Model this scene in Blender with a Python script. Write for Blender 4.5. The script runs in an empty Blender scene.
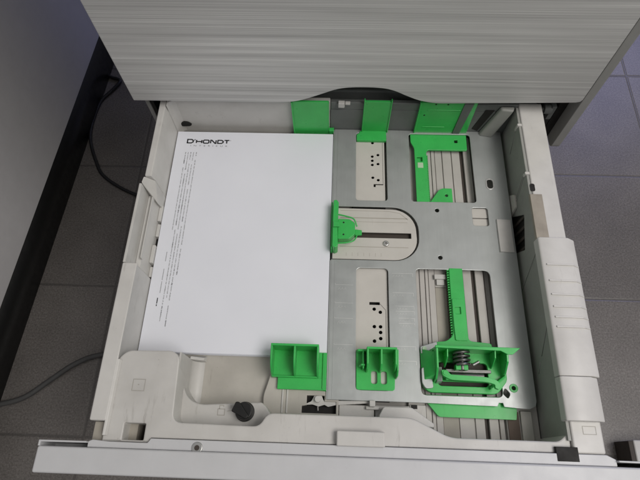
import bpy, bmesh, math, random
from mathutils import Vector, Matrix
random.seed(7)
S = 0.001                       # every length below is in millimetres
SC = bpy.context.scene
COL = SC.collection
R = math.radians

# ------------------------------------------------------------------ materials
def nodes(name):
    m = bpy.data.materials.new(name); m.use_nodes = True
    nt = m.node_tree
    return m, nt, nt.nodes['Principled BSDF']

def nd(nt, kind, **kw):
    n = nt.nodes.new(kind)
    for k, v in kw.items():
        if k in n.inputs: n.inputs[k].default_value = v
        else: setattr(n, k, v)
    return n

def coord(nt, scale=(1, 1, 1), rot=(0, 0, 0)):
    g = nt.nodes.new('ShaderNodeNewGeometry')
    mp = nt.nodes.new('ShaderNodeMapping')
    mp.inputs['Scale'].default_value = scale
    mp.inputs['Rotation'].default_value = rot
    nt.links.new(g.outputs['Position'], mp.inputs['Vector'])
    return mp.outputs['Vector']

def ramp(nt, src, stops):
    r = nt.nodes.new('ShaderNodeValToRGB')
    e = r.color_ramp.elements
    e[0].position, e[0].color = stops[0][0], (*stops[0][1], 1)
    e[1].position, e[1].color = stops[-1][0], (*stops[-1][1], 1)
    for p, c in stops[1:-1]:
        k = e.new(p); k.color = (*c, 1)
    nt.links.new(src, r.inputs['Fac'])
    return r.outputs['Color']

def mixc(nt, fac, a, b, mode='MIX'):
    m = nt.nodes.new('ShaderNodeMix'); m.data_type = 'RGBA'; m.blend_type = mode
    for sock, v in ((m.inputs[0], fac), (m.inputs[6], a), (m.inputs[7], b)):
        if hasattr(v, 'links') or hasattr(v, 'is_linked'): nt.links.new(v, sock)
        elif isinstance(v, (int, float)): sock.default_value = v
        else: sock.default_value = (*v, 1)
    return m.outputs[2]

def plastic(name, col, rough=.45, vary=.10, dirt=0.0, dirtcol=(.12, .10, .08), grain=0.02, spec=.4, metallic=0.0, dscale=28):
    m, nt, b = nodes(name)
    v = coord(nt)
    n1 = nd(nt, 'ShaderNodeTexNoise', Scale=35.0, Detail=6.0, Roughness=.6)
    nt.links.new(v, n1.inputs['Vector'])
    lo = tuple(c * (1 - vary) for c in col); hi = tuple(min(1, c * (1 + vary)) for c in col)
    c = ramp(nt, n1.outputs['Fac'], [(.3, lo), (.7, hi)])
    if dirt > 0:
        # broad faint soiling, then short rub marks and specks where hands and paper pass
        n2 = nd(nt, 'ShaderNodeTexNoise', Scale=float(dscale) * .7, Detail=4.0, Roughness=.5)
        nt.links.new(coord(nt, (1, 1.3, 1)), n2.inputs['Vector'])
        f = ramp(nt, n2.outputs['Fac'], [(.46, (0, 0, 0)), (.80, (dirt * .55,) * 3)])
        c = mixc(nt, f, c, dirtcol)
        n3 = nd(nt, 'ShaderNodeTexNoise', Scale=150.0, Detail=6.0, Roughness=.7)
        nt.links.new(coord(nt, (1, .16, .5), (0, 0, .25)), n3.inputs['Vector'])
        n3b = nd(nt, 'ShaderNodeTexNoise', Scale=17.0, Detail=2.0); nt.links.new(v, n3b.inputs['Vector'])
        gate = ramp(nt, n3b.outputs['Fac'], [(.52, (0, 0, 0)), (.66, (1, 1, 1))])
        f3 = ramp(nt, n3.outputs['Fac'], [(.58, (0, 0, 0)), (.70, (dirt * 1.1,) * 3)])
        c = mixc(nt, mixc(nt, 1.0, f3, gate, 'MULTIPLY'), c, dirtcol)
        n6 = nd(nt, 'ShaderNodeTexNoise', Scale=330.0, Detail=2.0, Roughness=.5); nt.links.new(v, n6.inputs['Vector'])
        f6 = ramp(nt, n6.outputs['Fac'], [(.74, (0, 0, 0)), (.80, (dirt,) * 3)])
        c = mixc(nt, f6, c, dirtcol)
    nt.links.new(c, b.inputs['Base Color'])
    n4 = nd(nt, 'ShaderNodeTexNoise', Scale=60.0, Detail=5.0)
    nt.links.new(v, n4.inputs['Vector'])
    rr = ramp(nt, n4.outputs['Fac'], [(.3, (rough * .85,) * 3), (.7, (min(1, rough * 1.2),) * 3)])
    nt.links.new(rr, b.inputs['Roughness'])
    b.inputs['Specular IOR Level'].default_value = spec
    if metallic and metallic < .9:                       # fine rub marks along the feed direction
        n6 = nd(nt, 'ShaderNodeTexNoise', Scale=1.0, Detail=5.0, Roughness=.7)
        nt.links.new(coord(nt, (300, 9, 9)), n6.inputs['Vector'])
        k = ramp(nt, n6.outputs['Fac'], [(.35, (.975,) * 3), (.55, (1, 1, 1)), (.75, (1.06,) * 3)])
        c = mixc(nt, 1.0, c, k, 'MULTIPLY'); nt.links.new(c, b.inputs['Base Color'])
        nt.links.new(mixc(nt, 1.0, rr, k, 'DIVIDE'), b.inputs['Roughness'])
    b.inputs['Metallic'].default_value = metallic
    if grain:
        n5 = nd(nt, 'ShaderNodeTexNoise', Scale=1900.0, Detail=2.0)
        nt.links.new(v, n5.inputs['Vector'])
        bp = nd(nt, 'ShaderNodeBump', Strength=grain * 4, Distance=.0003)
        nt.links.new(n5.outputs['Fac'], bp.inputs['Height'])
        nt.links.new(bp.outputs['Normal'], b.inputs['Normal'])
    return m

M = {}
M['beige'] = plastic('pale_tray_plastic', (.54, .53, .51), .42, .04, .34)
M['beige_clean'] = plastic('clean_pale_plastic', (.55, .53, .495), .4, .04, .12)
M['white'] = plastic('white_rim_plastic', (.58, .57, .55), .38, .05, .24)
M['panel'] = plastic('white_panel_plastic', (.53, .535, .55), .35, .03, .07)
M['floorin'] = plastic('tray_floor_plastic', (.46, .44, .40), .34, .07, .38, dscale=20)
M['ridge'] = plastic('ridged_base_plastic', (.48, .46, .435), .45, .06, .15)
M['tan'] = plastic('tan_strip_plastic', (.36, .335, .29), .5, .05, .15)
M['grey'] = plastic('grey_painted_steel', (.42, .44, .437), .38, .04, .22, (.22, .22, .21), .012, .5, .5)
M['greydark'] = plastic('dark_grey_steel', (.13, .138, .135), .5, .08, .35, (.08, .085, .075))
M['green'] = plastic('green_plastic', (.046, .47, .098), .30, .08, .30, (.02, .20, .05), .012, .5)
M['green_pale'] = plastic('pale_green_tag', (.45, .62, .42), .4, .04)
M['black'] = plastic('black_plastic', (.010, .010, .010), .38, .1)
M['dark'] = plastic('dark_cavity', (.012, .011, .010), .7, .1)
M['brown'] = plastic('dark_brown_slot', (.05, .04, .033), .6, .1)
M['browntape'] = plastic('brown_felt_pad', (.17, .13, .11), .8, .1, .2)
M['lining'] = plastic('shaded_scuffed_plastic', (.31, .315, .295), .5, .07, .5, (.07, .075, .065), dscale=16)  # tray plastic with the wall's shade put into the colour, plus scuffs
M['steel'] = plastic('bare_steel', (.58, .58, .57), .34, .05, .05, metallic=1.0)
M['steeldark'] = plastic('oiled_steel', (.17, .17, .165), .38, .1, .1, metallic=.9)
M['worn'] = plastic('worn_tan_metal', (.36, .325, .27), .42, .10, .55, (.10, .085, .07), metallic=.25, dscale=60)
M['lip'] = plastic('side_panel_grey', (.33, .33, .32), .45, .05, .05)
M['cab'] = plastic('grey_cabinet_laminate', (.62, .61, .62), .36, .03, 0, spec=.5, grain=0)
M['cable_black'] = plastic('black_cable_rubber', (.016, .016, .018), .5, .1)
M['cable_grey'] = plastic('grey_cable_sheath', (.085, .085, .085), .55, .1)
M['ink'] = plastic('black_print', (.012, .012, .014), .6, 0)
M['ink_soft'] = plastic('grey_print', (.20, .20, .21), .6, 0)
M['mark'] = plastic('moulded_mark', (.36, .345, .315), .5, .03)
M['gmark'] = plastic('stamped_mark', (.66, .67, .66), .3, .03, metallic=.5)

# paper
m, nt, b = nodes('letterhead_paper')
n1 = nd(nt, 'ShaderNodeTexNoise', Scale=14.0, Detail=3.0); nt.links.new(coord(nt), n1.inputs['Vector'])
nt.links.new(ramp(nt, n1.outputs['Fac'], [(.3, (.735, .75, .81)), (.7, (.765, .78, .84))]), b.inputs['Base Color'])
b.inputs['Roughness'].default_value = .75; b.inputs['Specular IOR Level'].default_value = .25
n2 = nd(nt, 'ShaderNodeTexNoise', Scale=7.0, Detail=1.0); nt.links.new(coord(nt), n2.inputs['Vector'])
bp = nd(nt, 'ShaderNodeBump', Strength=.25, Distance=.002); nt.links.new(n2.outputs['Fac'], bp.inputs['Height'])
nt.links.new(bp.outputs['Normal'], b.inputs['Normal'])
M['paper'] = m

# horizontally streaked drawer front
m, nt, b = nodes('streaked_grey_front')
na = nd(nt, 'ShaderNodeTexNoise', Scale=1.0, Detail=5.0, Roughness=.75); nt.links.new(coord(nt, (2.0, 2.0, 380)), na.inputs['Vector'])
nb = nd(nt, 'ShaderNodeTexNoise', Scale=1.0, Detail=3.0, Roughness=.6); nt.links.new(coord(nt, (4, 4, 750)), nb.inputs['Vector'])
nc = nd(nt, 'ShaderNodeTexNoise', Scale=1.0, Detail=2.0); nt.links.new(coord(nt, (1.4, 1.4, 60)), nc.inputs['Vector'])
ca = ramp(nt, na.outputs['Fac'], [(.30, (.45, .45, .445)), (.49, (.57, .57, .562)), (.60, (.61, .61, .60)), (.72, (.80, .80, .79))])
cb = ramp(nt, nb.outputs['Fac'], [(.3, (.84, .84, .84)), (.7, (1.12, 1.12, 1.12))])
cc = ramp(nt, nc.outputs['Fac'], [(.3, (.88, .88, .88)), (.7, (1.1, 1.1, 1.1))])
c = mixc(nt, 1.0, ca, cb, 'MULTIPLY'); c = mixc(nt, 1.0, c, cc, 'MULTIPLY')
nt.links.new(c, b.inputs['Base Color'])
b.inputs['Roughness'].default_value = .42
bp = nd(nt, 'ShaderNodeBump', Strength=.15, Distance=.0003); nt.links.new(nb.outputs['Fac'], bp.inputs['Height'])
nt.links.new(bp.outputs['Normal'], b.inputs['Normal'])
M['front'] = m

# speckled tiles, 300 mm, with darker joints
m, nt, b = nodes('speckled_floor_tiles')
g = nt.nodes.new('ShaderNodeNewGeometry'); sx = nt.nodes.new('ShaderNodeSeparateXYZ')
nt.links.new(g.outputs['Position'], sx.inputs[0])
def mth(op, a, bb=None):
    n = nt.nodes.new('ShaderNodeMath'); n.operation = op
    for i, v in enumerate((a, bb)):
        if v is None: continue
        if isinstance(v, (int, float)): n.inputs[i].default_value = v
        else: nt.links.new(v, n.inputs[i])
    return n.outputs[0]
def joint(axis, off):
    u = mth('DIVIDE', mth('SUBTRACT', sx.outputs[axis], off), .300)
    f = mth('FRACT', u)
    d = mth('MINIMUM', f, mth('SUBTRACT', 1.0, f))
    k = nt.nodes.new('ShaderNodeMapRange'); k.inputs[1].default_value = .004; k.inputs[2].default_value = .012
    k.inputs[3].default_value = 1; k.inputs[4].default_value = 0
    nt.links.new(d, k.inputs[0]); return k.outputs[0], mth('FLOOR', u)
jx, ix = joint(0, .950); jy, iy = joint(1, .524)
jj = mth('MAXIMUM', jx, jy)
n1 = nd(nt, 'ShaderNodeTexNoise', Scale=300.0, Detail=5.0, Roughness=.8); nt.links.new(coord(nt), n1.inputs['Vector'])
n2 = nd(nt, 'ShaderNodeTexNoise', Scale=9.0, Detail=4.0); nt.links.new(coord(nt), n2.inputs['Vector'])
c = ramp(nt, n1.outputs['Fac'], [(.34, (.095, .086, .080)), (.5, (.162, .149, .140)), (.66, (.25, .233, .222))])
c = mixc(nt, 1.0, c, ramp(nt, n2.outputs['Fac'], [(.3, (.85, .85, .85)), (.7, (1.1, 1.1, 1.1))]), 'MULTIPLY')
wn = nt.nodes.new('ShaderNodeTexWhiteNoise'); cx = nt.nodes.new('ShaderNodeCombineXYZ')
nt.links.new(ix, cx.inputs[0]); nt.links.new(iy, cx.inputs[1]); nt.links.new(cx.outputs[0], wn.inputs['Vector'])
c = mixc(nt, 1.0, c, ramp(nt, wn.outputs['Value'], [(0, (.86, .86, .86)), (1, (1.10, 1.10, 1.10))]), 'MULTIPLY')
c = mixc(nt, mth('MULTIPLY', jj, .62), c, (.070, .065, .062))
nt.links.new(c, b.inputs['Base Color'])
b.inputs['Roughness'].default_value = .32
hb = mth('ADD', mth('MULTIPLY', jj, -1.0), mth('MULTIPLY', n1.outputs['Fac'], .12))
bp = nd(nt, 'ShaderNodeBump', Strength=.5, Distance=.0012); nt.links.new(hb, bp.inputs['Height'])
nt.links.new(bp.outputs['Normal'], b.inputs['Normal'])
M['tiles'] = m

# ------------------------------------------------------------------ mesh helpers
def box(bm, x0, x1, y0, y1, z0, z1):
    vs = [bm.verts.new(p) for p in ((x0,y0,z0),(x1,y0,z0),(x1,y1,z0),(x0,y1,z0),(x0,y0,z1),(x1,y0,z1),(x1,y1,z1),(x0,y1,z1))]
    for f in ((0,3,2,1),(4,5,6,7),(0,1,5,4),(1,2,6,5),(2,3,7,6),(3,0,4,7)): bm.faces.new([vs[i] for i in f])

def hexa(bm, low, high):
    """a block between two quads of 3-D points, low and high"""
    a = [bm.verts.new(p) for p in low]; b = [bm.verts.new(p) for p in high]
    n = len(a)
    bm.faces.new(a[::-1]); bm.faces.new(b)
    for i in range(n):
        j = (i + 1) % n; bm.faces.new((a[i], a[j], b[j], b[i]))

AX = {'z': lambda u, v, w: (u, v, w), 'y': lambda u, v, w: (u, w, v), 'x': lambda u, v, w: (w, u, v)}
def prism(bm, pts, w0, w1, axis='z'):
    f = AX[axis]
    hexa(bm, [f(u, v, w0) for u, v in pts], [f(u, v, w1) for u, v in pts])

def cyl(bm, p0, p1, r0, r1=None, n=28):
    r1 = r0 if r1 is None else r1
    a, b_ = Vector(p0), Vector(p1); d = (b_ - a).normalized()
    s = d.orthogonal().normalized(); t = d.cross(s)
    A = [bm.verts.new(a + (s * math.cos(2*math.pi*i/n) + t * math.sin(2*math.pi*i/n)) * r0) for i in range(n)]
    B = [bm.verts.new(b_ + (s * math.cos(2*math.pi*i/n) + t * math.sin(2*math.pi*i/n)) * r1) for i in range(n)]
    bm.faces.new(A[::-1]); bm.faces.new(B)
    for i in range(n):
        j = (i+1) % n; bm.faces.new((A[i], A[j], B[j], B[i]))

def tube(bm, pts, r, n=12):
    pts = [Vector(p) for p in pts]; rings = []
    up = Vector((0, 0, 1))
    for i, p in enumerate(pts):
        d = (pts[min(i+1, len(pts)-1)] - pts[max(i-1, 0)]).normalized()
        s = d.cross(up)
        if s.length < 1e-3: s = d.cross(Vector((0, 1, 0)))
        s.normalize(); t = s.cross(d)
        rings.append([bm.verts.new(p + (s * math.cos(2*math.pi*k/n) + t * math.sin(2*math.pi*k/n)) * r) for k in range(n)])
    for a, b_ in zip(rings, rings[1:]):
        for k in range(n):
            j = (k+1) % n; bm.faces.new((a[k], a[j], b_[j], b_[k]))
    bm.faces.new(rings[0][::-1]); bm.faces.new(rings[-1])

def spline(pts, k=10):
    pts = [Vector(p) for p in pts]; out = []
    P = [pts[0]*2 - pts[1]] + pts + [pts[-1]*2 - pts[-2]]
    for i in range(1, len(P)-2):
        a, b_, c_, d = P[i-1:i+3]
        for j in range(k):
            t = j / k
            out.append(.5*((2*b_) + (c_-a)*t + (2*a-5*b_+4*c_-d)*t*t + (3*b_-a-3*c_+d)*t**3))
    out.append(pts[-1]); return out

def ribbon(bm, pts, w, z, closed=False):
    """flat ink or groove line of width w lying at height z"""
    P = [Vector((x, y)) for x, y in pts]; n = len(P)
    L_, R_ = [], []
    for i in range(n):
        if closed: a, c_ = P[i-1], P[(i+1) % n]
        else: a, c_ = P[max(i-1, 0)], P[min(i+1, n-1)]
        d0 = (P[i]-a).normalized() if (P[i]-a).length > 1e-6 else (c_-P[i]).normalized()
        d1 = (c_-P[i]).normalized() if (c_-P[i]).length > 1e-6 else d0
        nn = Vector((-(d0+d1).y, (d0+d1).x)); nn.normalize()
        k = w/2 / max(.5, nn.dot(Vector((-d0.y, d0.x))))
        L_.append(bm.verts.new((P[i].x+nn.x*k, P[i].y+nn.y*k, z))); R_.append(bm.verts.new((P[i].x-nn.x*k, P[i].y-nn.y*k, z)))
    for i in range(n if closed else n-1):
        j = (i+1) % n
        bm.faces.new((R_[i], R_[j], L_[j], L_[i]))

def rrect(x0, x1, y0, y1, r=3, k=5):
    out = []
    for cx_, cy_, a0 in ((x1-r, y1-r, 0), (x0+r, y1-r, 90), (x0+r, y0+r, 180), (x1-r, y0+r, 270)):
        for i in range(k+1):
            a = R(a0 + 90*i/k); out.append((cx_ + r*math.cos(a), cy_ + r*math.sin(a)))
    return out

def circ(x, y, r, n=20): return [(x + r*math.cos(2*math.pi*i/n), y + r*math.sin(2*math.pi*i/n)) for i in range(n)]

def rounded(pts, r, k=5):
    """round every corner of a polygon; r is one radius or a list"""
    out = []; n = len(pts)
    for i in range(n):
        rr = r[i] if isinstance(r, (list, tuple)) else r
        p = Vector(pts[i]); a = Vector(pts[i-1]); c_ = Vector(pts[(i+1) % n])
        da = (a-p); dc = (c_-p); rr = min(rr, da.length*.45, dc.length*.45)
        if rr <= .01: out.append(tuple(p)); continue
        s = p + da.normalized()*rr; e = p + dc.normalized()*rr
        for j in range(k+1):
            t = j/k; q = s*(1-t)**2 + p*2*t*(1-t) + e*t*t; out.append((q.x, q.y))
    return out

def plate(bm, outer, holes, z0, z1, bev=.3, xf=None):
    """sheet with holes, edges bevelled, added to bm; xf moves it afterwards"""
    cu = bpy.data.curves.new('outline', 'CURVE'); cu.dimensions = '2D'; cu.fill_mode = 'BOTH'
    for ring in [outer] + list(holes):
        sp = cu.splines.new('POLY'); sp.points.add(len(ring)-1); sp.use_cyclic_u = True
        for q, (x, y) in zip(sp.points, ring): q.co = (x, y, 0, 1)
    t = (z1 - z0)/2
    cu.bevel_depth = min(bev, t*.9); cu.extrude = t - cu.bevel_depth; cu.offset = -cu.bevel_depth; cu.bevel_resolution = 1
    o = bpy.data.objects.new('outline', cu); COL.objects.link(o)
    dg = bpy.context.evaluated_depsgraph_get(); dg.update()
    me = bpy.data.meshes.new_from_object(o.evaluated_get(dg))
    me.transform(Matrix.Translation((0, 0, (z0+z1)/2)))
    if xf: me.transform(xf)
    bm.from_mesh(me)
    bpy.data.objects.remove(o); bpy.data.meshes.remove(me); bpy.data.curves.remove(cu)

def build(name, bm, mat, parent=None, bev=0, seg=2, weld=True):
    if weld: bmesh.ops.remove_doubles(bm, verts=bm.verts, dist=.002)
    bmesh.ops.recalc_face_normals(bm, faces=bm.faces)
    me = bpy.data.meshes.new(name)
    off = Vector((0, 0, 0))
    bmesh.ops.scale(bm, vec=(S, S, S), verts=bm.verts)
    bm.to_mesh(me); bm.free()
    me.materials.append(M[mat] if isinstance(mat, str) else mat)
    o = bpy.data.objects.new(name, me); COL.objects.link(o)
    if parent:
        o.parent = parent
        if parent.type == 'EMPTY': o.location = -parent.location
    if bev:
        md = o.modifiers.new('edge', 'BEVEL'); md.width = bev*S; md.segments = seg
        md.limit_method = 'ANGLE'; md.angle_limit = R(35); md.harden_normals = True
        md.use_clamp_overlap = True
    me.set_sharp_from_angle(angle=R(38))                # (this also smooths every face)
    if not bev:
        for p in me.polygons: p.use_smooth = max(abs(c) for c in p.normal) < .9995
    return o

def tag(o, label=None, cat=None, kind=None, group=None):
    if label: o['label'] = label
    if cat: o['category'] = cat
    if kind: o['kind'] = kind
    if group: o['group'] = group
    return o

def thing(name, label, cat, loc):
    e = bpy.data.objects.new(name, None); COL.objects.link(e)
    e.location = Vector(loc)*S; e.empty_display_size = .02
    return tag(e, label, cat)

B = bmesh.new
def one(name, mat, parent, fn, bev=0, seg=2, weld=True):
    bm = B(); fn(bm); return build(name, bm, mat, parent, bev, seg, weld)

FLOOR = -450.0
# ------------------------------------------------------------------ floor
bm = B()
v = [bm.verts.new(q) for q in ((-6000,-6000,FLOOR),(6000,-6000,FLOOR),(6000,6000,FLOOR),(-6000,6000,FLOOR))]
bm.faces.new(v)
fl = build('floor', bm, 'tiles'); fl['kind'] = 'structure'

# ------------------------------------------------------------------ photocopier
cop = thing('photocopier', 'grey photocopier with a finely streaked drawer front above the open paper drawer', 'photocopier', (233, 600, FLOOR))
# the upper drawer front with its finger notch in the lower edge
def notch_edge():
    pts = [(-40, 62.5)]
    for x, z in ((140, 62.5), (158, 63.5), (170, 66), (184, 71.5), (198, 79), (210, 85), (224, 89.5), (236, 91), (262, 91), (276, 88.5), (288, 83), (300, 76), (312, 69.5), (324, 65), (334, 63.2), (350, 62.5)): pts.append((x, z))
    pts += [(506.5, 70), ]
    return pts
edge = [(-39, 62)] + [(p.x, p.y) for p in spline([(138, 62.5, 0), (158, 64, 0), (175, 69, 0), (198, 80, 0), (214, 87.5, 0), (232, 91, 0), (262, 91, 0), (280, 87, 0), (298, 77.5, 0), (314, 70, 0), (334, 65.5, 0), (356, 65.5, 0)], 6)] + [(500, 70.5), (505, 72), (506.5, 75.5), (506.5, 268), (-39, 268)]
bm = B(); prism(bm, edge, 297, 318, 'y')
df = build('drawer_front', bm, 'front', cop, 1.2, 3)
bm = B(); prism(bm, [(-39, 271), (506.5, 271), (506.5, 470), (-39, 470)], 297, 318, 'y')
df2 = build('drawer_front', bm, 'front', cop, 1.2, 3)
# lower drawer front, below the open bay
one('drawer_front', 'front', cop, lambda b: box(b, -39, 503, 300, 318, -330, -60), 1.2)
# cabinet cheeks beside the bay
one('side_panel', 'lip', cop, lambda b: prism(b, rounded([(299, -26), (1000, -60), (1000, 480), (299, 480)], [9, 0, 0, 0]), 508, 519, 'x'), .8)
one('side_panel', 'lip', cop, lambda b: prism(b, rounded([(320, -26), (1000, -60), (1000, 480), (320, 480)], [9, 0, 0, 0]), -38.5, -33, 'x'), .8)
one('top_cover', 'lip', cop, lambda b: box(b, -39, 519, 297, 1000, 481, 560), 4)
one('lower_body', 'lip', cop, lambda b: box(b, -38, 508, 319, 1000, -445, -61), 2)
one('back_panel', 'lip', cop, lambda b: box(b, -40, 507.5, 990, 999, -60, 480))
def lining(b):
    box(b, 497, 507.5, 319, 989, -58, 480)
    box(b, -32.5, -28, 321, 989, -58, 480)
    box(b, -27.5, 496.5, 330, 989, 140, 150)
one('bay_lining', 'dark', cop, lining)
def rail(b):
    box(b, 484, 496, 318, 800, -10, 22)
one('slide_rail', 'black', cop, rail, 1)
def roll(b):
    cyl(b, (478, 316, 36), (488, 316, 36), 6.5); cyl(b, (476, 316, 36), (490, 316, 36), 2.4)
    box(b, 486, 492, 312, 330, 20, 44)
one('rail_roller', 'greydark', cop, roll, .6)
for x in (0, 460):
    for y in (360, 950): one('foot', 'black', cop, lambda b: cyl(b, (x, y, FLOOR), (x, y, -444), 22))
one('rear_duct', 'greydark', cop, lambda b: box(b, -20, 470, 321, 560, 34, 58), 3)

# ------------------------------------------------------------------ paper drawer
tray = thing('paper_tray', 'pale plastic paper tray pulled out of the copier, with grey steel plate and green guides', 'paper tray', (216, 100, -42))

# base and its fittings
def base(b):
    box(b, -1, 437, -91, 306, -42, -18)
one('tray_base', 'ridge', tray, base)
# smooth floor carrying the paper stack
one('stack_floor', 'floorin', tray, lambda b: box(b, -.5, 208, -58, 304.5, -17.9, -10), .6)
# ribbed base seen through the plate openings
def ribs(b):
    for x0, x1, z in ((300, 317, -12), (318.5, 323.5, -11), (325, 327.6, -10.5), (329.2, 335.5, -11.5), (353.5, 368, -12), (370, 379, -11.2), (384.5, 393.4, -11.2)):
        box(b, x0-.35, x1+.35, -80, 192, -17.9, z)
    for x0, x1, z in ((300, 320, -12), (321, 333, -11), (334.2, 340.2, -11), (341.4, 345.4, -10.5), (346.6, 355, -11.4), (356.4, 367.4, -11), (369, 379, -11.2), (384.5, 393.4, -11.2)):
        box(b, x0-.2, x1+.2, 192.5, 304, -17.9, z)
    box(b, 300, 336, -80, 192, -17.9, -13.0); box(b, 300, 369, 192.6, 304, -17.9, -13.2); box(b, 353, 379, -80, 192, -17.9, -13.0)
    box(b, 396, 401, -80, 304, -17.9, -15)
    box(b, 403, 436.5, -80, 304, -17.9, -13)
one('ribbed_base', 'ridge', tray, ribs, .5)
one('tan_strip', 'tan', tray, lambda b: box(b, 336.2, 352.8, -80, 88, -17.9, -12.8), .3)
one('ribbed_base', 'ridge', tray, lambda b: box(b, 336.2, 352.8, 88.4, 192, -17.9, -12.2), .3)
one('dark_groove', 'brown', tray, lambda b: box(b, 379.6, 383.9, -80, 304, -17.9, -15))
def clipp(b):
    box(b, 335, 349, 97, 103, -12.7, -7); box(b, 337.5, 346.5, 90, 97, -12.7, -8.5)
one('clip', 'white', tray, clipp, .6)
one('felt_pad', 'browntape', tray, lambda b: box(b, 404, 416, -79, -50, -12.9, -11.8), .2)
one('pale_pad', 'beige_clean', tray, lambda b: box(b, 417.5, 429, -79, -49, -12.9, -10), .5)

# walls
def lw(b):
    # lower length, deep block
    prism(b, [(-15.5, -42), (-1, -42), (-1, 44), (1.2, 50), (-15.5, 50)], -77, 86, 'y')
one('side_wall', 'white', tray, lw, 1.6, 3)
def lw2(b):
    prism(b, [(-11, -42), (-1, -42), (-1, 40), (-3, 50), (-11, 50)], 196, 312, 'y')
    # slanted shoulder between the high wall and the pocket
    hexa(b, [(-13, 184, -42), (-1, 184, -42), (-1, 196, -42), (-12, 196, -42)], [(-13.5, 187, 50), (-2, 176, 18), (-1, 195.9, 40), (-12, 195.9, 50)])
one('side_wall', 'beige', tray, lw2, 1.4, 3)
def pocket(b):
    box(b, -15.5, -12.5, 86.2, 186, -42, 50)
    prism(b, [(-12.3, -42), (-5, -42), (-5, 6), (-7, 22), (-12.3, 24)], 86.2, 183.8, 'y')
    prism(b, [(-7, 22), (-5, 22), (-5, 29), (-6.4, 29)], 100, 180, 'y')
one('pocket_wall', 'beige', tray, pocket, .8)
for y0, y1, z in ((160, 182, 3), (140, 157, 0), (104, 127, 4), (88, 101, -2)):
    one('pocket_step', 'white', tray, lambda b: box(b, -4.8, -.7, y0, y1, -17, z), .6)
one('pocket_gap', 'dark', tray, lambda b: box(b, -4.8, -.8, 128, 139, -17, -6))

one('back_wall', 'beige', tray, lambda b: box(b, -.8, 206, 306.5, 313, -42, 55), 1.5, 3)
one('back_wall', 'greydark', tray, lambda b: box(b, 206.2, 440.5, 306.5, 313, -42, 53), 1.5, 3)
one('corner_fillet', 'beige', tray, lambda b: prism(b, [(-.8, 306.4), (9, 306.4), (5, 305.4), (2, 303.4), (.2, 300.5), (-.8, 297.5)], -9.8, 53))
one('corner_slot', 'dark', tray, lambda b: prism(b, rounded([(4, 1), (16, 2), (19, 5), (15, 10), (8, 11), (4, 7)], 2.5), 304.9, 306.9, 'y'))

# right wall with its slot (inner face in a darker grey that paints in its shade)
def rw(b):
    prism(b, [(441, -42), (470, -42), (470, 50), (441, 50)], -90.9, 313, 'y')
rwall = one('side_wall', 'white', tray, rw, 2.0, 3)
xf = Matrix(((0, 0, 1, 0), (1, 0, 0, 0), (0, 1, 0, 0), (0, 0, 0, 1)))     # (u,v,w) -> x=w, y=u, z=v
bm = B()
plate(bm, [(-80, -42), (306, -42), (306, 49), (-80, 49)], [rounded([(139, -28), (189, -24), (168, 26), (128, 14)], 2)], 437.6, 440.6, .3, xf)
wl = build('shaded_wall_face', bm, 'lining', tray)
for y in (134, 146, 158, 170): one('slot_rib', 'brown', wl, lambda b: hexa(b, [(438.6, y, -27), (438.6, y+3, -27), (440.6, y+3, -27), (440.6, y, -27)], [(438.6, y-4, 24), (438.6, y-1, 24), (440.6, y-1, 24), (440.6, y-4, 24)]))
one('wall_slot', 'dark', tray, lambda b: box(b, 440.7, 440.95, 120, 195, -34, 32))
for (y0, z0), (y1, z1) in (((262, 12), (279, 38)), ((178, -20), (210, 42)), ((196, 8), (214, 44)), ((86, -10), (112, 42)), ((4, 18), (35, 46)), ((-12, 4), (-2, 12))):
    one('wall_rib', 'lining', wl, lambda b: hexa(b, [(438, y0, z0), (438, y0+1.6, z0), (438, y1+1.6, z1), (438, y1, z1)], [(436.8, y0, z0), (436.8, y0+1.6, z0), (436.8, y1+1.6, z1), (436.8, y1, z1)]))  # tray plastic darkened to paint in the wall's shade, no separate lining
for y, z in ((279, 40), (210, 44), (116, 47), (35, 49.4)):
    one('rim_tab', 'white', rwall, lambda b: box(b, 435.8, 441, y-1.4, y+2, z-1, 50.5), .4)
one('bearing_block', 'beige_clean', tray, lambda b: prism(b, rounded([(183, -10), (214, -12), (203, 12), (186, 10)], 3), 434.8, 437.5, 'x'), .5)
# worn strip and grip cover on the right rim
one('wear_strip', 'worn', tray, lambda b: box(b, 437.2, 451, 124.5, 182, 46, 50.9), .5)
one('rim_hole', 'dark', tray, lambda b: prism(b, rrect(439.5, 444.5, 186, 196, 2), 50.05, 50.25))
def grip(b):
    sec = lambda w: [(435.5, 44), (w, 44), (w, 50.5), (w-9, 57), (438, 57.6), (435.5, 56)]
    prism(b, sec(477), -22, 125, 'y'); prism(b, sec(474.2), -63, -22.2, 'y')
gc = one('grip_cover', 'white', tray, grip, 1.3, 3)
for y in (93, 75, 60, 47, 36, 26):
    one('grip_rib', 'white', gc, lambda b: prism(b, [(440, 57.2), (467.4, 56.2), (475.6, 51.0), (476.3, 51.9), (468, 58.2), (440, 58.9)], y-.9, y+.9, 'y'), .4)
one('rim_mark', 'mark', rwall, lambda b: ribbon(b, [(452, -74), (464, -74), (464, -67), (452, -67)], .6, 50.12, True))

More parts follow.
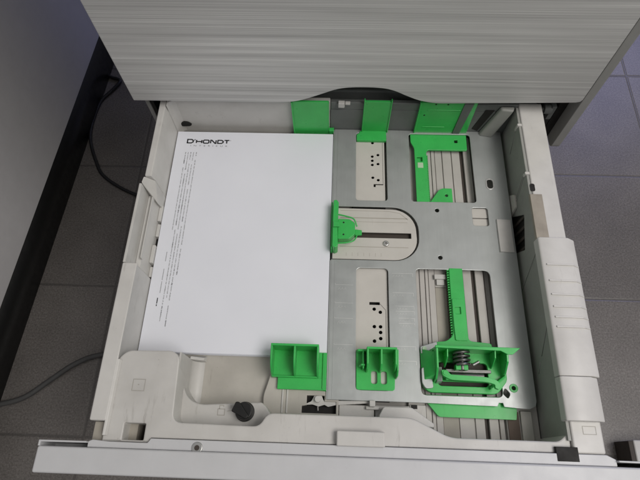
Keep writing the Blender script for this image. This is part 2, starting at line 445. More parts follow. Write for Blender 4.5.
# front wall with shelf
fw_out = rounded([(-1, -17), (8, -8.5), (54, -7.5), (62, -14), (64, -76), (148, -77), (155, -64.5), (294, -64.5), (329, -81), (430, -81), (437.4, -75), (440.6, -75), (440.6, -90.8), (46, -90.8), (44, -95), (-1, -95)],
                 [10, 6, 6, 6, 9, 8, 9, 6, 8, 6, 5, 0, 0, 0, 1, 0])
bm = B(); plate(bm, fw_out, [rrect(18, 38.5, -93, -78, 1), ], -42, 46, 1.4)
fw = build('front_wall', bm, 'beige', tray)
one('square_hole', 'brown', fw, lambda b: box(b, 17, 40, -94, -77, 12, 16))
one('hole_cheek', 'tan', fw, lambda b: box(b, 17.2, 26, -93.6, -77.4, 16.1, 30))
# low raised line where the white rim meets the shelf
one('shelf_ridge', 'white', fw, lambda b: prism(b, [(-1, 45.8), (4, 45.8), (2.2, 49.4), (-.2, 50)], -90, -18, 'y'), .8)
def mk(b):
    ribbon(b, [(19, -48), (31, -48), (31, -37), (19, -37)], .7, 46.12, True)
    ribbon(b, [(24.2, -42.2), (25.6, -42.2)], 1.0, 46.12)
one('moulded_mark', 'mark', fw, mk)
# knob ledge
ledge_pts = [(55, -90)] + [(55, -12)] + [(59, -20)] + [(p.x, p.y) for p in spline([(60.5, -27, 0), (63, -40, 0), (70, -50.5, 0), (82, -55.5, 0), (100, -55, 0), (145, -52, 0)], 6)] + [(150, -56), (160, -70), (160, -90)]
lg = one('knob_ledge', 'beige', tray, lambda b: prism(b, ledge_pts, -42, 20), 1.8, 3)
def icon(b):
    ribbon(b, [(101, -66), (108, -66), (108, -60), (101, -60)], .8, 20.12, True)
    ribbon(b, [(102.5, -60), (102.5, -56.5), (106.5, -56.5), (106.5, -58)], .8, 20.12)
    ribbon(b, [(110.5, -62), (116, -61)], .6, 20.12)
one('lock_mark', 'mark', lg, icon)
def knob(b):
    cyl(b, (129, -62, 20), (129, -62, 24), 9.8, 9.6); cyl(b, (129, -62, 24), (129, -62, 31), 9.0, 8.2)
kn = one('lock_knob', 'black', tray, knob, .8, 3)
one('knob_fin', 'black', kn, lambda b: prism(b, rounded([(117, -63), (121, -53.5), (125, -54), (135, -67), (132, -70), (124, -66)], 2), 30.5, 34), .8)
# curved scoop at the left of the finger well
def scoop(b):
    prof = [(60.6, 43.5), (62.3, 43.5), (62.6, 8)] + [(74.6 - 12*math.cos(R(9*i)), 2.4 - 12.2*math.sin(R(9*i))) for i in range(0, 11)] + [(60.6, -9.9)]
    prism(b, prof, -52, -8.5, 'y')
one('well_scoop', 'beige', tray, scoop)
one('well_tab', 'white', tray, lambda b: hexa(b, [(61, -8.2, -9.9), (76, -8.2, -9.9), (76, -2, -9.9), (61, -2, -9.9)], [(61, -8.2, 6), (75, -8.2, 0), (75, -5, -1), (61, -5, 5)]), .6)
one('rim_end_block', 'tan', tray, lambda b: box(b, -13.5, -1.2, -95.2, -77.3, -42, 40), .8)
# floor under the left guides, with the dark opening for the latch
bm = B()
d_out = rounded([(146, -66), (143, -44), (147, -30), (151, -14), (156, 4), (211, 4), (211, -40), (224, -44), (224, -66)], [0, 6, 8, 8, 4, 0, 0, 0, 0])
plate(bm, d_out, [[(185, -59), (185, -52), (190, -51), (190, -41), (209, -41), (209, -47), (221.5, -47), (221.5, -59)]], -16, -2, .6)
gf = build('guide_floor', bm, 'floorin', tray)
def gr(b):
    for x in (163, 168): prism(b, [(x, -2.2), (x+2.2, -2.2), (x+1.8, -.6), (x+.4, -.6)], -60, 2, 'y')
one('floor_rib', 'beige', gf, gr, .3)
one('latch_opening', 'dark', gf, lambda b: box(b, 184, 222.5, -60, -40, -15.5, -9.5))
def latch(b):
    prism(b, rounded([(186, -51), (195, -47), (198, -41), (206, -41), (208, -46), (258, -44.5), (258, -46.8), (221, -50), (213, -52), (209, -50), (203, -52), (196, -50)], .8), -6, -3.5)
    cyl(b, (202, -45, -4), (202, -45, 1.5), 3.2)
    tube(b, [(202, -51, -4.5), (202.4, -56, -5)], .5)
one('latch_lever', 'white', tray, latch, .5)
def strip(b):
    box(b, 224.5, 262, -66, -49, -16, -5); box(b, 263, 300, -66, -48, -16, -8); box(b, 300.5, 318, -68, -46, -16, -10.5)
    prism(b, rounded([(266, -60), (271, -51), (300, -51), (322, -66), (322, -70), (266, -66)], 2), -8, 8)
one('front_floor', 'beige', tray, strip, 1)
one('gap_block', 'dark', tray, lambda b: box(b, 302, 308.5, -50.5, -46.5, -10.4, -9.7))

# front panel, wider than the drawer body
def fp(b):
    box(b, -57, 524, -124, -101, -100, 54)
fpn = one('front_panel', 'panel', tray, fp, 2.0, 3)
def flange_left(b):
    prism(b, [(-57, -101.2), (-55, -101.2), (-55, -97.6), (-12, -97.2), (-12, -95.6), (-57, -95.8)], -100, 54)
one('panel_flange', 'panel', fpn, flange_left, .6)
one('flange_web', 'panel', fpn, lambda b: box(b, -54.8, -12, -100.9, -97.7, 20, 26), .3)
one('panel_flange', 'panel', fpn, lambda b: prism(b, [(524, -101.2), (522, -101.2), (522, -97.6), (478, -97.2), (478, -95.6), (524, -95.8)], -100, 54), .6)
def bridge(b):
    prism(b, rounded([(-12, -100.9), (-12, -95.7), (-8, -94), (8, -95.2), (44.5, -95.2), (47, -91.2), (470, -91.2), (478, -95), (478, -100.9)], 1), -42, 50)
one('panel_bridge', 'panel', fpn, bridge, .8)
one('grip_block', 'beige', tray, lambda b: box(b, 222, 267, -92, -78.5, 45, 54.5), 1.4, 3)
one('dark_window', 'dark', tray, lambda b: box(b, 424.5, 444.5, -98, -85.5, 45, 50.35), .3)
def scr(b):
    cyl(b, (92, -98, 49.8), (92, -98, 51.2), 5.4, 5.0); 
sw = one('panel_screw', 'steel', tray, scr, .5)
one('screw_recess', 'brown', sw, lambda b: prism(b, circ(92, -98, 2.4), 51.22, 51.4))

# ------------------------------------------------------------------ the steel plate
W1 = rrect(241, 281, 197, 300, 4); W2 = rrect(311, 392, 197, 300, 4)
W3 = rrect(242, 279.5, -34, 106, 5)
W4 = rounded([(312, 106.5), (312, -37), (398, -37), (398, 2), (398.5, 106.5)], [5, 6, 6, 0, 8])
sq = rrect(385, 404.5, 165, 190, 3)
notch = [(212, 188)] + [(316 - 30 + 32*math.sin(R(a)), 188 - 32 + 32*math.cos(R(a))) for a in range(0, 91, 10)] + [(316 - 28 + 30*math.cos(R(a)), 116 + 30 - 30*math.sin(R(a))) for a in range(0, 91, 10)] + [(212, 116)]
outer = [(212, 305.5)] + notch + [(212, -45), (310, -45), (391, -46.2), (393, -42.5), (397, -42.5), (398, -46.5), (424, -48), (431, -45), (432.5, -40), (433.5, 305.5)]
holes = [W1, W2, W3, W4, sq, circ(342, 185, 2.6), circ(342, 121.5, 2.6), rrect(407.5, 415, 218, 231, 3.6), circ(410, -27, 3.4), rounded([(398, -33), (403, -38), (406, -33), (401, -27)], 2)]
bm = B(); plate(bm, outer, holes, -1.6, 0, .45)
pl = build('steel_plate', bm, 'grey', tray)
# turned-down edges of the plate: left hem and the long openings' flanges
def hems(b):
    box(b, 210.6, 212.2, -45, 115, -7, -.5); box(b, 210.6, 212.2, 189, 305, -7, -.5)
    box(b, 216.4, 217.0, -44, 114, -.02, .22); box(b, 216.4, 217.0, 190, 304, -.02, .22)
one('plate_hem', 'grey', pl, hems, .4)
one('hole_rim', 'steel', pl, lambda b: plate(b, rrect(405.8, 416.6, 216.4, 232.6, 5), [rrect(407.5, 415, 218, 231, 3.6)], -.1, .5, .2))
one('grommet', 'green', pl, lambda b: plate(b, circ(410, -27, 4.6), [circ(410, -27, 2.2)], -1.5, .7, .3))
def left_mark(b, y):
    ribbon(b, [(217.5, y+1.5), (218, y), (238.5, y)], .5, .16)
    for k in range(3): ribbon(b, [(221+k*3.4, y-6), (222.6+k*3.4, y-3.4), (223.6+k*3.4, y-6)], .35, .16)
for y in (84, 62, 44, 14): one('size_mark', 'gmark', pl, lambda b: left_mark(b, y))
def right_mark(b, y, x0):
    ribbon(b, [(x0, y), (308, y), (308, y-4)], .55, .16)
    for k in range(4): ribbon(b, [(x0+1+k*3.2, y-4.4), (x0+2.2+k*3.2, y-2), (x0+3+k*3.2, y-4.4)], .35, .16)
for y, x0 in ((100, 284), (76, 284), (60, 287), (54, 287), (46, 290), (40, 290), (14, 284), (-2, 284)): one('size_mark', 'gmark', pl, lambda b: right_mark(b, y, x0))
one('white_tab', 'white', pl, lambda b: hexa(b, [(413, 130, 0), (431, 130, 0), (431, 174, 0), (413, 174, 0)], [(413.5, 130.5, 2.6), (430.5, 130.5, 1.2), (430.5, 173.5, 1.2), (413.5, 173.5, 2.6)]), .4)
# panels seen through the two narrow openings
def perf(y0, y1, hl, extra):
    bm = B(); plate(bm, [(238, y0), (278.6, y0), (278.6, y1), (238, y1)], hl, -5.4, -4, .25)
    return bm
h1 = [circ(263, 287, 1.9), circ(262.5, 265.5, 1.9), circ(270, 268, 1.9), circ(262.5, 259, 1.9), circ(262.5, 252.5, 1.9), circ(270, 254, 1.9), circ(263, 233, 1.9), circ(270, 229.5, 1.9), rounded([(264, 219), (264, 223.5), (276, 223.5), (276, 222), (266.5, 222), (266.5, 219)], .5)]
p1 = build('perforated_panel', perf(190, 304, h1, 0), 'beige_clean', tray)
h3 = [circ(263, 57, 2), circ(270, 53.5, 2), circ(263, 36.5, 2), circ(270, 36.5, 2), circ(270, 30, 2), circ(270, 23, 2), circ(263, 20, 2), [(257.5, 62), (269.5, 62), (269.5, 65.4), (257.5, 65.4)]]
p3 = build('perforated_panel', perf(-44, 112, h3, 0), 'beige_clean', tray)
one('panel_backing', 'dark', tray, lambda b: box(b, 237, 279.5, 190, 304, -17.8, -12))
one('panel_backing', 'dark', tray, lambda b: box(b, 237, 279.5, -44, 112, -17.8, -12))
one('panel_seam', 'brown', p3, lambda b: ribbon(b, [(269.5, 63.6), (276.2, 56), (276.2, -40)], .45, -3.9))
one('panel_seam', 'brown', p1, lambda b: ribbon(b, [(276.2, 304), (276.2, 222)], .4, -3.9))
# block under the square opening
def sqb(b):
    box(b, 384, 405.5, 164, 176.6, -12, -4); box(b, 384, 405.5, 177.6, 191, -12, -3.4)
one('plate_catch', 'beige_clean', tray, sqb, .6)
# sliding track in the U notch
tp = [(213.2, 187)] + [(316 - 30 + 29.5*math.sin(R(a)), 187.4 - 32 + 29.5*math.cos(R(a)) + 1.6) for a in range(0, 91, 10)] + [(316 - 28 + 28*math.cos(R(a)), 116 + 30 - 28*math.sin(R(a))) for a in range(0, 91, 10)] + [(213.2, 118)]
bm = B(); plate(bm, tp, [rrect(228, 309, 146.8, 154, .8)], -5, -3, .6)
tr = build('guide_track', bm, 'beige_clean', tray)
one('track_slot', 'brown', tr, lambda b: box(b, 226, 311, 145, 156, -12, -9))
def gro(b):
    ribbon(b, [(222, 173.6), (305, 173.6)], 1.1, -2.93); ribbon(b, [(222, 134.4), (305, 134.4)], .7, -2.93); ribbon(b, [(222, 168.2), (305, 168.2)], .5, -2.93)
    ribbon(b, [(222, 183.6), (282, 183.6), (296, 181), (306, 172)], .6, -2.93)
    for k in range(7): ribbon(b, [(230+k*7, 122), (230+k*7, 126.5)], .35, -2.93)
one('track_groove', 'tan', tr, gro)
one('underlay', 'ridge', tray, lambda b: box(b, 211.5, 318, 113.5, 188.8, -17.8, -12.2))
def ns(b):
    cyl(b, (278, 139, -3), (278, 139, -.6), 4, 3.2); 
s2 = one('track_screw', 'steel', tr, ns, .7, 3)
one('screw_cross', 'brown', s2, lambda b: (ribbon(b, [(276.4, 139), (279.6, 139)], .7, -.55), ribbon(b, [(278, 137.4), (278, 140.6)], .7, -.54)))

# ------------------------------------------------------------------ green guides
# tail guide in the notch
def tail(b):
    prism(b, rounded([(212.8, 126), (216, 124), (219.6, 126), (218.8, 146), (219.2, 166), (219.6, 184), (217, 188), (213.2, 187), (212.8, 160)], 1), -2.6, 17)
tg = one('tail_guide', 'green', tray, tail, .8)
def tail2(b):
    prism(b, rounded([(219, 139), (233, 139.5), (240, 146), (240, 161), (233, 166), (219, 166)], 2), -2.6, 8.5)
    prism(b, [(240, 148), (248.6, 148.6), (248.6, 155), (240, 156)], -2.8, 1)
    box(b, 213.5, 221, 150, 157, 16, 20)
one('guide_body', 'green', tg, tail2, .8)
def tail3(b):
    tube(b, spline([(219.5, 172, 8), (230, 169.5, 8), (238.5, 166.5, 7), (242.5, 158, 4)]), .9)
    tube(b, spline([(219.5, 133.5, 8), (230, 134.5, 8), (238.5, 138, 7), (242.5, 146, 4)]), .9)
one('spring_arm', 'green', tg, tail3)
one('guide_pin', 'dark', tg, lambda b: [prism(b, circ(226, y, 1.1), 8.5, 8.62) for y in (145, 161)])
def tail_edge(b):
    box(b, 211, 212.7, 125, 187, -2.6, 12)
one('fence_edge', 'green', tg, tail_edge, .4)

# rear guides: three upright fences
def g1(b):
    box(b, 158, 203.5, 301.8, 304.6, -9.8, 59)
    box(b, 156.8, 158.6, 299.8, 305.9, -9.8, 59); box(b, 203, 204.4, 301.6, 305.9, -9.8, 57)
    box(b, 204.4, 211, 300.5, 305.9, -9.8, 3)
one('rear_fence', 'green', tray, g1, .6)
def g2(b):
    box(b, 249, 282, 302.6, 305.6, -1, 60); box(b, 248, 249.6, 301, 305.8, -1, 63); box(b, 281.6, 283, 301, 305.8, -1, 63)
    prism(b, rounded([(241.6, 287.5), (281, 287.5), (281, 303), (246, 303), (245, 299), (241.6, 297)], 1), -3.6, 1.2)
one('rear_fence', 'green', tray, g2, .6)
def g3(b):
    box(b, 319, 388, 302.8, 305.4, -4, 60)
    box(b, 317.6, 319.4, 301.4, 305.8, -4, 60)
    for z, a, c_ in ((46, 328, 370), (12, 327, 356)): box(b, a, c_, 302.0, 303, z, z+1.2)
r3 = one('rear_fence', 'green', tray, g3, .6)
bm = B()
plate(bm, rounded([(313.5, 303), (313.5, 288), (318, 279), (318, 196), (333.6, 196), (333.6, 273), (336, 276.5), (387.5, 276.5), (388, 303)], [0, 2, 3, 0, 0, 3, 3, 2, 0]), [rrect(371.5, 376, 288, 293, 1), rrect(321, 328, 258, 265, .6)], -5, -2, .4)
arm = build('rack_arm', bm, 'green', r3)
def teeth(b):
    y = 199
    while y < 268: box(b, 333.4, 335.2, y, y+1.3, -5, -2.6); y += 2.6
one('rack_teeth', 'green', r3, teeth)
one('pale_tag', 'green_pale', r3, lambda b: box(b, 321.4, 328.6, 248, 256, -2.1, -1.6), .2)
one('tag_pocket', 'green', r3, lambda b: box(b, 319, 330, 256.6, 266, -9, -6))
one('fence_strip', 'greydark', r3, lambda b: hexa(b, [(369, 301.4, -2), (378, 301.4, -2), (378, 302.6, -2), (369, 302.6, -2)], [(372, 301.4, 60), (383, 301.4, 60), (383, 302.6, 60), (372, 302.6, 60)]))
for x, z in ((326, 36), (337, 57), (352, 57)): one('fence_hole', 'dark', r3, lambda b: prism(b, circ(x, z, 1.1), 302.55, 302.75, 'y'))

# front guides
def g4(b):
    x0, x1 = 151, 202
    box(b, x0, x1, 5, 7.4, -1.8, 28)                         # fence against the paper
    for xa, xb in ((x0, x0+2.2), (175.4, 177.6), (x1-2.2, x1)):
        prism(b, rounded([(5.2, -1.8), (5.2, 28), (-6, 27), (-15, 23), (-21, 14), (-24, 4), (-24, -1.8)], [0, 1, 4, 5, 4, 2, 0]), xa, xb, 'x')
    box(b, x0+1, x1-1, -24, -22.4, -1.8, 6.5)
    box(b, x0+1, x1-1, -23, 5.5, -1.8, 3)
    box(b, 158, 210.4, -36, -23.5, -1.8, 2.4)
    box(b, 201.5, 210.4, -36, 4, -1.8, 2.2)
    box(b, 206, 207.2, -35, 3.5, 2.2, 4)
one('front_fence', 'green', tray, g4, .7)
bm = B()
plate(bm, rounded([(242.4, 9.5), (242.4, -34), (283.6, -34), (284.2, -20), (284.2, 9.5)], 3), [rrect(258.5, 265, -27.5, -14, 2.4), rrect(269, 275.5, -27.5, -14, 2.4)], -2.5, 1.6, .5)
f5 = build('front_fence', bm, 'green', tray)
def g5(b):
    box(b, 252.5, 284.5, 5, 7.4, 1.4, 25)
    for xa, xb in ((252.6, 254.6), (267, 269), (282.4, 284.4)):
        prism(b, [(5.2, 1.4), (5.2, 25), (-10, 22), (-15, 16), (-16, 1.4)], xa, xb, 'x')
    prism(b, [(5.2, 1.4), (5.2, 25), (-16, 20), (-21, 14), (-22, 1.4)], 284.3, 286, 'x')
    box(b, 243.6, 252.8, 4.6, 7, 1.4, 14)
    prism(b, [(244, 1.4), (252, 1.4), (251, 16), (247, 16)], -11, -9, 'y')
    box(b, 248.6, 250, -14, 5, 1.4, 15)
one('fence_box', 'green', f5, g5, .6)
one('slot_backing', 'beige_clean', f5, lambda b: box(b, 257, 277, -29, -12, -3.8, -3))

# big sprung guide with its toothed arm
bm = B()
plate(bm, rounded([(312.6, 14), (332, 20.5), (342, 21), (350.4, 28), (351, 108), (366.5, 108), (366.5, 22), (391, 20), (393, 12), (404, 5), (404, -20), (392, -34), (320, -34), (313.4, -28)], [3, 4, 4, 5, 0, 0, 5, 2, 2, 4, 4, 5, 5, 5]), [rrect(353.6, 359.6, 53, 61, .6), rrect(371, 377, 12.5, 16, .5), rrect(330, 384, -27, -2, 4)], -4.5, 1.0, .6)
g6 = build('sprung_fence', bm, 'green', tray)
one('arm_block', 'green', g6, lambda b: plate(b, rounded([(351.2, 70), (364.6, 70), (366.3, 22), (352, 22), (351.4, 40)], 2), [rrect(353.8, 360.4, 52, 60.5, .6)], .8, 2.8, .4))
one('arm_catch', 'green', g6, lambda b: box(b, 352.8, 360.6, 52, 62, -3, .6))
def rack(b):
    y = 24
    while y < 106: box(b, 348.6, 351.2, y, y+1.5, -4.4, -.4); y += 3.0
one('rack_teeth', 'green', g6, rack)
def walls(b):
    box(b, 325, 402, 8.2, 10.6, .8, 26)                                    # fence
    prism(b, [(324, 10.8), (324, 8.2), (392, 6.6), (399, 3.0), (404, 3.0), (413, 10.2)], 25, 27)            # top lip with its pointed end
    prism(b, [(8.3, .8), (8.3, 25.8), (-12, 24), (-22, 14), (-24, .8)], 325, 327.2, 'x')
    prism(b, [(8.3, .8), (8.3, 25.8), (-4, 24), (-14, 12), (-16, .8)], 398, 400.2, 'x')
    prism(b, [(8.3, .8), (8.3, 22), (0, 20), (-6, 8), (-8, .8)], 337, 338.6, 'x')
    prism(b, [(8.3, .8), (8.3, 22), (0, 20), (-6, 8), (-8, .8)], 387, 388.6, 'x')
    hexa(b, [(313.5, 12, .8), (325, 9, .8), (325, -22, .8), (313.5, -24, .8)], [(316, 9, 8), (325, 6, 17), (325, -18, 15), (316, -20, 6)])
    hexa(b, [(384, -30, .8), (400, -18, .8), (400, -14, .8), (384, -26, .8)], [(384, -30, 6), (400, -18, 9), (400, -15, 9), (384, -27, 6)])
one('fence_box', 'green', g6, walls, .6)
def bar(b):
    prism(b, rounded([(331, -13), (337, -13), (340, -17.6), (356, -18.2), (378, -19.2), (388, -22), (392, -27), (389.5, -31.5), (385, -30), (385.5, -26.5), (378, -24.2), (340, -23), (332, -19)], [1.5, 2, 2, 0, 4, 3, 2, 2, 2, 2, 4, 3, 2]), 13, 17.5)
    prism(b, rounded([(336, -22.6), (378, -23.8), (378, -21.5), (336, -20.5)], .5), 6, 13.2)
    for x in (347, 354.5): box(b, x, x+5.4, -12, -6.4, 6, 15)
    cyl(b, (335, -16, 2), (335, -16, 18.2), 2.6)
one('rack_gap_shade', 'brown', g6, lambda b: box(b, 348.0, 351.6, 24, 106, -8.5, -6))  # dark strip behind the teeth, painted shade for the gaps
one('release_bar', 'green', g6, bar, .5)
def coil(b, cx_, y0, y1, cz, r, turns, w):
    n = int(turns*18); tube(b, [(cx_ + r*math.cos(2*math.pi*i/18), y0 + (y1-y0)*i/n, cz + r*math.sin(2*math.pi*i/18)) for i in range(n+1)], w, 8)
def sp(b):
    coil(b, 354, 7.2, -7, 11.5, 8.2, 3.4, 1.55)
one('coil_spring', 'steeldark', g6, sp)
one('spring_rod', 'steeldark', g6, lambda b: cyl(b, (354, 8.4, 11.5), (354, -12, 11.5), 3.8), .5)
one('spring_bracket', 'steeldark', g6, lambda b: box(b, 338, 386, -13.5, -10, 1.2, 7), .5)
one('bracket_pin', 'steel', g6, lambda b: cyl(b, (366, -6, 11), (372.5, -2.5, 13), 1.7), .3)
one('roller', 'steeldark', g6, lambda b: cyl(b, (343, -17, 5), (378, -17, 5), 4.2), .8)
one('bracket_plate', 'green', g6, lambda b: prism(b, rounded([(334, -11), (346, -9), (346, -15), (352, -16), (352, -9), (360, -9), (360, -16), (386, -18), (386, -23), (334, -23)], 1), 1.2, 4), .5)
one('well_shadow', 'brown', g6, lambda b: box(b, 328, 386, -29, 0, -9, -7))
def stab(b):
    prism(b, rounded([(312.4, -9), (322, -8), (324.5, -30), (316, -31), (312.4, -25)], 2.5), 1.1, 4.2)
    hexa(b, [(327.4, -25, 1), (333, -25, 1), (333, -8, 1), (327.4, -8, 1)], [(327.4, -24, 9), (332.5, -24, 12), (332.5, -9, 12), (327.4, -9, 9)])
    prism(b, rounded([(312.6, 14), (331, 20), (331.4, 16), (321, 9), (313, 6)], 1.5), 1.1, 3)
one('steel_tab', 'grey', g6, stab, .6)
one('tab_pin', 'green_pale', g6, lambda b: cyl(b, (317, 11.5, 2.9), (317, 11.5, 4.4), 2.4))
one('guide_foot', 'green', g6, lambda b: prism(b, rounded([(312, -36), (330, -58), (411, -58.5), (412.5, -48), (412, -36)], [2, 3, 1, 1, 1]), -9, -5), .6)
# pointed end of the arm coming out above the cross bar
bm = B()
plate(bm, rounded([(333, 190), (334.4, 198), (347, 217), (352, 220), (364, 220), (364, 190)], [0, 1, 2, 2, 1, 0]), [circ(356.5, 209.5, 2)], -8, -5.2, .5)
build('arm_tip', bm, 'green', g6)

# clips on the plate's ends, corner post
def clips(b):
    box(b, 256.5, 262.5, -51, -44.8, -8, 4); box(b, 253, 267, -53.5, -50, -8, -1)
one('plate_clip', 'beige', tray, clips, .7)
def clips2(b):
    box(b, 216, 224, 300.5, 306, 50, 58); box(b, 224.5, 231, 302, 306, 53.5, 57)
one('plate_clip', 'beige', tray, clips2, .8)
def post(b):
    hexa(b, [(404, 299, -1), (421, 296, -1), (424, 305, -1), (404, 306, -1)], [(419, 300, 52), (434, 298, 52), (436, 306, 52), (418, 306, 52)])
one('corner_post', 'lining', tray, post, 2.5, 3)  # same darkened plastic, painting in the shade beneath the copier front
def backsheet(b):
    box(b, 206.5, 436, 305.95, 306.45, -2, 40)
one('back_sheet', 'greydark', tray, backsheet)
one('back_gap', 'dark', tray, lambda b: hexa(b, [(394, 305.2, 6), (402, 305.2, 2), (402, 305.9, 2), (394, 305.9, 6)], [(402, 305.2, 44), (413, 305.2, 44), (413, 305.9, 44), (402, 305.9, 44)]))

# ------------------------------------------------------------------ paper stack
ps = thing('paper_stack', 'stack of white letterhead paper with black heading and fine print down its left edge', 'paper', (105, 148, -10))
def sheets(b):
    n = 22
    for i in range(n):
        z0 = -9.9 + i*.45; dx, dy = random.uniform(-.3, .3), random.uniform(-.6, .6)
        if i == n-1: dx = dy = 0
        box(b, dx, 210+dx, dy, 297+dy, z0, z0+.435)
one('sheets', 'paper', ps, sheets, weld=False)
ZP = .07
ph = B()
def letter(strokes, x, s, h, w):
    for st in strokes: ribbon(ph, [(x + px*s, 278.8 + py*h) for px, py in st], w, ZP)
# wide square capitals; the first letter is set a little larger
def rr_(cl=.18): return None
A = {
 'D': [[(-.06, 0), (.72, 0), (1, .3), (1, .7), (.72, 1), (-.06, 1)], [(.04, .0), (.04, 1)]],
 'H': [[(.03, 0), (.03, 1)], [(1, 0), (1, 1)], [(.03, .5), (1, .5)]],
 'O': [[(.15, 0), (.85, 0), (1, .2), (1, .8), (.85, 1), (.15, 1), (0, .8), (0, .2), (.15, 0), (.5, 0)]],
 'N': [[(.03, 0), (.03, 1), (.2, 1), (.85, 0), (1, 0), (1, 1)]],
 'T': [[(0, 1), (1, 1)], [(.5, 0), (.5, 1)]],
}
letter(A['D'], 14.6, 8.0, 5.6, 1.8)
ribbon(ph, [(25.0, 284.9), (24.2, 282.9)], 1.2, ZP)
for ch, x in (('H', 26.8), ('O', 36.4), ('N', 46.0), ('D', 55.6), ('T', 64.6)):
    letter(A[ch], x, 7.4 if ch != 'T' else 6.6, 5.0, 1.75)
ribbon(ph, [(72.4, 283.6), (73.2, 283.6)], .9, ZP)
build('heading', ph, 'ink', ps, weld=False)
# widely spaced small line under the heading
fc = bpy.data.curves.new('subline', 'FONT'); fc.body = 'INTERIEUR'; fc.size = 3.3; fc.space_character = 2.25
to = bpy.data.objects.new('subline', fc); COL.objects.link(to)
dg = bpy.context.evaluated_depsgraph_get(); dg.update()
tm = bpy.data.meshes.new_from_object(to.evaluated_get(dg)); xs = [q.co.x for q in tm.vertices]
tm.transform(Matrix.Translation((19.5, 273.4, ZP)) @ Matrix.Diagonal((50.0/max(xs), 1, 1, 1)))
bm = B(); bm.from_mesh(tm); build('subline', bm, 'ink_soft', ps, weld=False)
bpy.data.objects.remove(to); bpy.data.curves.remove(fc)
# fine print: five columns of words running down the sheet
bf = B()
for ci, (x, y0, y1) in enumerate(((15.0, 264, 150), (18.5, 264, 40), (22.0, 264, 64), (25.6, 264, 30), (29.4, 264, 92))):
    y = y0
    xx = x
    while y > y1:
        ln = random.choice((2.2, 3.4, 4.6, 6.0, 7.2))
        bold = random.random() < (.22 if ci in (1, 2) else .06)
        wb = B() if bold else bf
        k = y
        while k > y - ln:                                  # separate small letters
            hgt = random.choice((.75, .8, .95, 1.25)) * (1.15 if bold else 1); lw_ = random.choice((.3, .5, .6, .75))
            sh = random.choice((0, 0, .12, -.12))
            ribbon(wb, [(xx + sh, k), (xx + sh, k - lw_)], hgt, ZP)
            k -= lw_ + .28
        if bold: build('bold_word', wb, 'ink', ps, weld=False)
        y -= ln + 1.3
        if random.random() < .05: y -= 5
    if ci == 0:
        for q0, q1 in ((62, 55), (54, 52)): one('bold_word', 'ink', ps, lambda b: ribbon(b, [(11.6, q0), (11.6, q1)], 1.1, ZP), weld=False)
        for q0, q1 in ((120, 108), (98, 84), (82, 68)):
            k = q0
            while k > q1: ribbon(bf, [(13.2, k), (13.2, k-.62)], .9, ZP); k -= .95
build('fine_print', bf, 'ink_soft', ps, weld=False)

# ------------------------------------------------------------------ grey cabinet on the left
cab = thing('cabinet', 'plain dark grey cabinet side with black plinth, left of the copier', 'cabinet', (-600, 400, FLOOR))
ya, yb = -700, 1500
px = lambda y: -392 + (y - 500)*.054
def cside(b, dx, z0, z1):
    prism(b, [(px(ya)+dx, ya), (px(yb)+dx, yb), (px(yb)-500, yb), (px(ya)-500, ya)], z0, z1)
one('side_panel', 'cab', cab, lambda b: cside(b, 0, -347, 640), 1.5)  # unseen upper height raised to block light from above
one('plinth', 'black', cab, lambda b: cside(b, -7, FLOOR, -347.5))

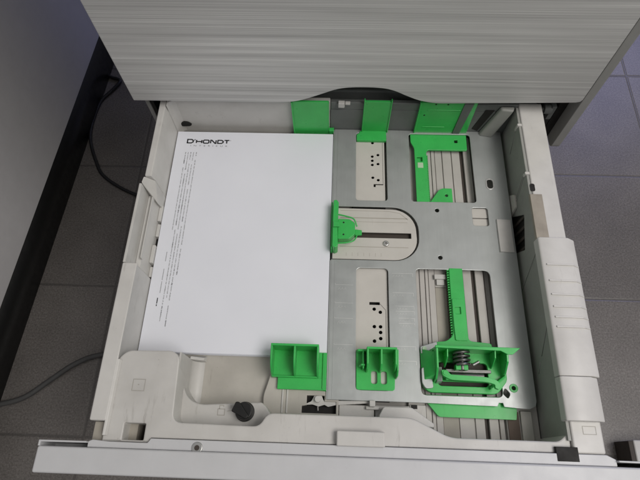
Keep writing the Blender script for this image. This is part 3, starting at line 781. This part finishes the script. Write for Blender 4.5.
# ------------------------------------------------------------------ cables and box on the floor
o = one('power_cable', 'cable_black', None, lambda b: tube(b, spline([(-470, 930, -446), (-426, 859, -446), (-388, 800, -446), (-350, 780, -444), (-362, 750, -444), (-388, 705, -446), (-390, 610, -446), (-357, 530, -446), (-325, 488, -446), (-251, 447, -446), (-150, 420, -446), (-20, 440, -446)], 10), 4, 10))
tag(o, 'thin black cable looping over the floor beside the copier', 'cable')
o = one('network_cable', 'cable_grey', None, lambda b: tube(b, spline([(-560, -20, -445), (-470, -30, -445), (-423, -23, -445), (-378, -8, -445), (-337, 25, -445), (-295, 58, -445), (-249, 77, -445), (-150, 92, -445), (0, 80, -445)], 10), 5, 12))
tag(o, 'thicker grey cable lying across the floor tiles at lower left', 'cable')
bx = thing('floor_box', 'small off-white box on the speckled floor right of the paper tray', 'box', (804, -100, FLOOR))
one('shell', 'white', bx, lambda b: box(b, 748, 860, -150, -49, FLOOR, -400), 3)
one('side_strip', 'brown', bx, lambda b: box(b, 740, 747.7, -148, -51, FLOOR, -402), .8)

# ------------------------------------------------------------------ light
w = bpy.data.worlds.new('World'); SC.world = w; w.use_nodes = True
wt = w.node_tree; bg = wt.nodes['Background']
tc = wt.nodes.new('ShaderNodeTexCoord'); sz = wt.nodes.new('ShaderNodeSeparateXYZ')
wt.links.new(tc.outputs['Generated'], sz.inputs[0])
cr = ramp(wt, sz.outputs['Z'], [(0.0, (.10, .10, .105)), (.35, (.13, .13, .135)), (.62, (.34, .335, .33)), (1.0, (.36, .355, .35))])
wt.links.new(cr, bg.inputs['Color']); bg.inputs['Strength'].default_value = .84
def area(name, loc, aim, sx_, sy_, power, col):
    l = bpy.data.lights.new(name, 'AREA'); l.shape = 'RECTANGLE'; l.size = sx_; l.size_y = sy_; l.energy = power; l.color = col
    o = bpy.data.objects.new(name, l); COL.objects.link(o); o.location = loc
    o.rotation_euler = (Vector(aim) - Vector(loc)).to_track_quat('-Z', 'Y').to_euler()
    return o
area('ceiling_lamp', (1.15, -.30, 1.75), (.25, .05, 0), 1.4, .8, 27, (1.0, .96, .91))
area('ceiling_lamp', (2.6, 3.5, 2.2), (.9, .9, -.4), 1.6, 1.5, 27, (.42, .46, 1.0))

# ------------------------------------------------------------------ camera
cd = bpy.data.cameras.new('Camera'); cam = bpy.data.objects.new('Camera', cd); COL.objects.link(cam)
cam.location = (.2161, -.10866, .55264)
cam.rotation_euler = (.4245, .0175, .0346)
cd.sensor_width = 36; cd.lens = 498.7/640*36; cd.clip_start = .01; cd.clip_end = 60
SC.camera = cam
vs = SC.view_settings; vs.view_transform = 'Standard'; vs.look = 'None'; vs.exposure = 0; vs.gamma = 1
